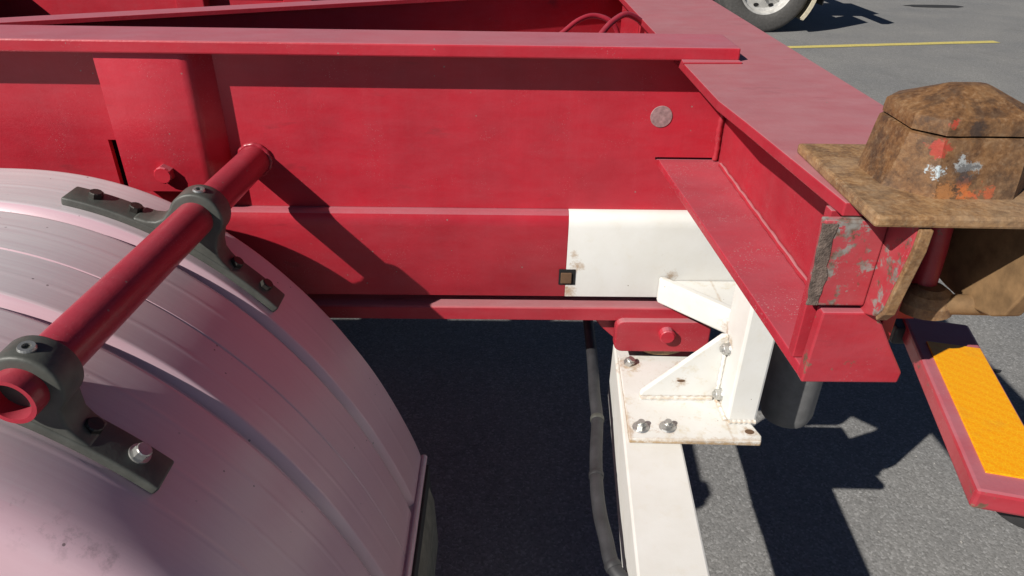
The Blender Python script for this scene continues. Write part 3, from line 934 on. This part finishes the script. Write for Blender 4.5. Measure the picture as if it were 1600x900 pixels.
# ------------------------------------------------------------------ wheels
def wheel(parent, cx, y0, width, rad, rimr, outward, rubber, holes=10, name='wheel'):
    """tyre and disc rim about the Y axis; outward = -1 faces the viewer"""
    b = bmesh.new()
    hw = width / 2
    yc = y0 + hw
    P = [(rimr, -hw * 0.80), (rimr + 0.012, -hw * 0.90), (rimr + 0.05, -hw * 0.99), (rad * 0.80, -hw), (rad * 0.93, -hw * 0.95), (rad * 0.985, -hw * 0.86)]
    for k in range(4):
        y = -hw * 0.8 + k * hw * 0.4
        P += [(rad, y + 0.002), (rad, y + hw * 0.33), (rad - 0.012, y + hw * 0.34), (rad - 0.012, y + hw * 0.395)]
    P += [(rad * 0.985, hw * 0.86), (rad * 0.93, hw * 0.95), (rad * 0.80, hw), (rimr + 0.05, hw * 0.99), (rimr + 0.012, hw * 0.90), (rimr, hw * 0.80)]
    lathe(b, P, (cx, yc, rad), 'y', 56)
    w_ = finish(name, b, rubber, parent, 0, smooth=True, angle=40)
    b = bmesh.new()
    o = outward * hw
    pr = [(rimr + 0.010, 0.86 * o), (rimr + 0.004, 0.90 * o), (rimr - 0.012, 0.84 * o), (rimr - 0.022, 0.70 * o), (rimr - 0.030, 0.45 * o), (rimr * 0.80, 0.36 * o), (rimr * 0.66, 0.50 * o), (rimr * 0.52, 0.56 * o), (rimr * 0.36, 0.56 * o), (rimr * 0.34, 0.85 * o), (rimr * 0.26, 0.95 * o), (0.002, 0.97 * o)]
    lathe(b, pr, (cx, yc, rad), 'y', 56, closed=False)
    rim = finish('rim', b, 'rim', w_, 0, smooth=True, angle=35)
    hm = bpy.data.meshes.get('hand_hole')
    if hm is None:
        hb = bmesh.new()
        ri = [Vector((0.030 * math.cos(k * math.pi / 8), 0.021 * math.sin(k * math.pi / 8), 0)) for k in range(16)]
        add_hull(hb, ri, [v + Vector((0, 0, 0.006)) for v in ri])
        bmesh.ops.recalc_face_normals(hb, faces=hb.faces)
        hm = bpy.data.meshes.new('hand_hole')
        hb.to_mesh(hm)
        hb.free()
    nm = bpy.data.meshes.get('wheel_nut') or hex_bolt_mesh('wheel_nut', 0.017, 0.03)
    for k in range(holes):
        a = 2 * math.pi * (k + 0.5) / holes
        put('hand_hole', hm, 'black', w_, (cx + rimr * 0.735 * math.cos(a), yc + 0.415 * o, rad + rimr * 0.735 * math.sin(a)), (0.25 * math.cos(a), outward, 0.25 * math.sin(a)))
        a2 = 2 * math.pi * k / holes
        put('wheel_nut', nm, 'rim', w_, (cx + rimr * 0.44 * math.cos(a2), yc + 0.56 * o, rad + rimr * 0.44 * math.sin(a2)), (0, outward, 0))
    return w_
w1 = wheel(T, GX, -0.465, 0.27, 0.49, 0.285, -1, 'rubber')
w2 = wheel(T, GX, -0.775, 0.27, 0.49, 0.285, -1, 'rubber')
w3 = wheel(T, GX, 1.20, 0.27, 0.49, 0.285, 1, 'rubber')
w4 = wheel(T, GX, 1.51, 0.27, 0.49, 0.285, 1, 'rubber')
for w_ in (w1, w2, w3, w4):
    copy_tree(w_, T, (-1.55, 0, 0))
copy_tree(guard, T, (-1.55, 0, 0))
for x in (GX, GX - 1.55):
    ab = bmesh.new()
    lathe(ab, [(0.065, -0.5), (0.065, 1.5)], (x, 0, 0.49), 'y', 24, closed=False)
    finish('axle', ab, 'dark', T, 0, smooth=True)
    prism('axle_hanger', [(x - 0.45, 0.786), (x + 0.25, 0.786), (x + 0.12, 0.46), (x - 0.12, 0.46)], 'y', 0.0, 0.05, 'dark', T, 0.002)

# ------------------------------------------------------------------ far side of the frame
fbm = grid_plate('main_beam', [XL, 0.411], [0.975, 1.277], [], 0.988, 1.0, 'red', T)
box('top_flange', XL, 0.402, 0.933, 1.055, 1.278, 1.300, 'red', fbm, 0.003)
box('lower_rail', XL, 0.50, 0.945, 1.027, 0.787, 0.9745, 'red', T, 0.003)
for x in (-0.98, -0.66):
    box('stiffener', x, x + 0.085, 0.94, 0.988, 0.98, 1.277, 'red', fbm, 0.003)
# diagonal brace: thin top flange over a deep web
A, B = Vector((-1.25, 0.083, 0)), Vector((0.330, 0.845, 0))
dd = (B - A).normalized()
pn = Vector((dd.y, -dd.x, 0))
def dbox(name, w0, w1, z0, z1, mat, parent):
    b = bmesh.new()
    lo = [A + pn * w0, A + pn * w1, B + pn * w1, B + pn * w0]
    add_hull(b, [Vector((p.x, p.y, z0)) for p in lo], [Vector((p.x, p.y, z1)) for p in lo])
    return finish(name, b, mat, parent, 0.001)
dg = dbox('diagonal_brace', -0.006, 0.006, 1.05, 1.274, 'red', T)
dbox('top_flange', -0.030, 0.030, 1.274, 1.284, 'red', dg)
for x in (-1.55, -2.6, -3.7):
    cmx = box('cross_member', x - 0.006, x + 0.006, 0.013, 0.987, 1.03, 1.262, 'red', T, 0.001)
    box('top_flange', x - 0.05, x + 0.05, 0.013, 0.987, 1.262, 1.274, 'red', cmx, 0.001)
    box('bottom_flange', x - 0.05, x + 0.05, 0.013, 0.987, 1.018, 1.03, 'red', cmx, 0.001)
box('floor_gusset', -0.2, 0.40, 0.45, 0.93, 1.02, 1.03, 'red', T, 0.001)
# coiled service hoses behind the main beam
sweep('service_hose', smoothpath([(0.02, 0.30, 1.19), (0.115, 0.36, 1.235), (0.165, 0.40, 1.264), (0.205, 0.42, 1.272), (0.245, 0.42, 1.258), (0.262, 0.42, 1.225), (0.25, 0.40, 1.18)], 6), 0.0058, 'red_tube', T, n=12)
sweep('service_hose', smoothpath([(0.17, 0.22, 1.23), (0.205, 0.27, 1.262), (0.235, 0.31, 1.281), (0.27, 0.34, 1.288), (0.32, 0.37, 1.255), (0.35, 0.40, 1.20)], 6), 0.0066, 'red_tube', T, n=12)

# ------------------------------------------------------------------ parked truck beyond
K = thing('parked_truck', 'parked truck behind the trailer with silver steel wheel and cream mudguard edge', 'truck', (2.2, 8.3, 0))
WX, WY = 2.965, 7.25
wheel(K, WX, WY, 0.28, 0.50, 0.30, -1, 'tyre_dusty', 8)
wheel(K, WX, WY + 0.31, 0.28, 0.50, 0.30, 1, 'tyre_dusty', 8)
wheel(K, WX, WY + 1.62, 0.28, 0.50, 0.30, -1, 'tyre_dusty', 8)
wheel(K, WX, WY + 1.93, 0.28, 0.50, 0.30, 1, 'tyre_dusty', 8)
wheel(K, WX - 3.6, WY, 0.30, 0.50, 0.30, -1, 'tyre_dusty', 8)
wheel(K, WX - 3.6, WY + 1.92, 0.30, 0.50, 0.30, 1, 'tyre_dusty', 8)
def truck_guard(y0, y1):
    b = bmesh.new()
    prev = None
    secs = []
    for i in range(37):
        a = R(-75 + 203 * i / 36)
        s, c = math.sin(a), math.cos(a)
        o = Vector((WX, 0, 0.50))
        sec = []
        for r, y in ((0.530, y0), (0.575, y0), (0.585, y0 + 0.03), (0.585, y1), (0.577, y1), (0.577, y0 + 0.035), (0.565, y0 + 0.025), (0.530, y0 + 0.02)):
            sec.append(b.verts.new(o + Vector((r * s, y, r * c))))
        secs.append(sec)
    n = 8
    for s0, s1 in zip(secs, secs[1:]):
        for k in range(n):
            b.faces.new((s0[k], s0[(k + 1) % n], s1[(k + 1) % n], s1[k]))
    b.faces.new(secs[0])
    b.faces.new(secs[-1][::-1])
    finish('mudguard', b, 'cream', K, 0, smooth=True, angle=35)
truck_guard(WY - 0.03, WY + 0.62)
truck_guard(WY + 1.60, WY + 2.25)
for y in (WY + 0.68, WY + 1.46):
    box('chassis_rail', WX - 4.3, WX + 1.05, y, y + 0.08, 0.72, 0.98, 'dark', K, 0.005)
box('shadow_deck', WX - 2.2, WX + 1.05, WY + 0.66, WY + 1.56, 0.985, 1.0, 'dark', K, 0.004)  # unseen deck added between the rails to make the truck's shadow solid
box('mud_flap', WX + 0.66, WX + 0.68, WY + 0.05, WY + 0.6, 0.30, 0.92, 'rubber', K, 0.003)  # flap added to enlarge the shadow beside the wheel
box('tail_bar', WX + 1.0, WX + 1.08, WY + 0.1, WY + 2.1, 0.72, 0.86, 'dark', K, 0.006)
ab = bmesh.new()
lathe(ab, [(0.07, 0.3), (0.07, 1.9)], (WX, WY, 0.50), 'y', 20, closed=False)
finish('axle', ab, 'dark', K, 0, smooth=True)
cab = prism('cab', [(WX - 4.7, 0.55), (WX - 4.7, 1.55), (WX - 4.5, 2.75), (WX - 2.75, 2.85), (WX - 2.70, 0.85), (WX - 3.0, 0.85), (WX - 3.1, 1.12), (WX - 4.1, 1.12), (WX - 4.2, 0.55)], 'y', WY - 0.02, WY + 2.26, 'truck', K, 0.05, 3, smooth=True)
prism('side_window', [(WX - 4.5, 1.7), (WX - 4.36, 2.5), (WX - 3.5, 2.5), (WX - 3.5, 1.7)], 'y', WY - 0.024, WY + 0.0, 'glass', cab, 0.004)

# ------------------------------------------------------------------ loose grit on the tarmac
bm = bmesh.new()
for k in range(900):
    x, y = random.uniform(-0.1, 3.2), random.uniform(-0.5, 3.0)
    r = random.uniform(0.0012, 0.0032) * (1.6 if random.random() < 0.06 else 1.0)
    a = random.uniform(0, 6.28)
    vs = []
    for q in range(4):
        t = a + q * 1.571 + random.uniform(-0.3, 0.3)
        vs.append(bm.verts.new((x + r * random.uniform(0.7, 1.4) * math.cos(t), y + r * random.uniform(0.7, 1.4) * math.sin(t), 0.0006)))
    tp = bm.verts.new((x, y, r * random.uniform(0.7, 1.2)))
    for q in range(4):
        bm.faces.new((vs[q], vs[(q + 1) % 4], tp))
gr = finish('loose_grit', bm, plain('grit_stone', (0.30, 0.29, 0.27), 0.85, var=0.6, scale=300))
gr['kind'] = 'stuff'
for (x, y), r in (((1.816, 0.772), 0.016),):
    bm = bmesh.new()
    ring = [Vector((x + r * random.uniform(0.6, 1.3) * math.cos(k * 0.628), y + 0.7 * r * random.uniform(0.6, 1.3) * math.sin(k * 0.628), 0.0008)) for k in range(10)]
    add_hull(bm, ring, [Vector((p.x, p.y, 0.004)) for p in ring])
    lf = finish('dead_leaf', bm, 'dark')
    lf['label'] = 'dark dead leaf lying on sunlit asphalt right of the orange reflector'
    lf['category'] = 'debris'
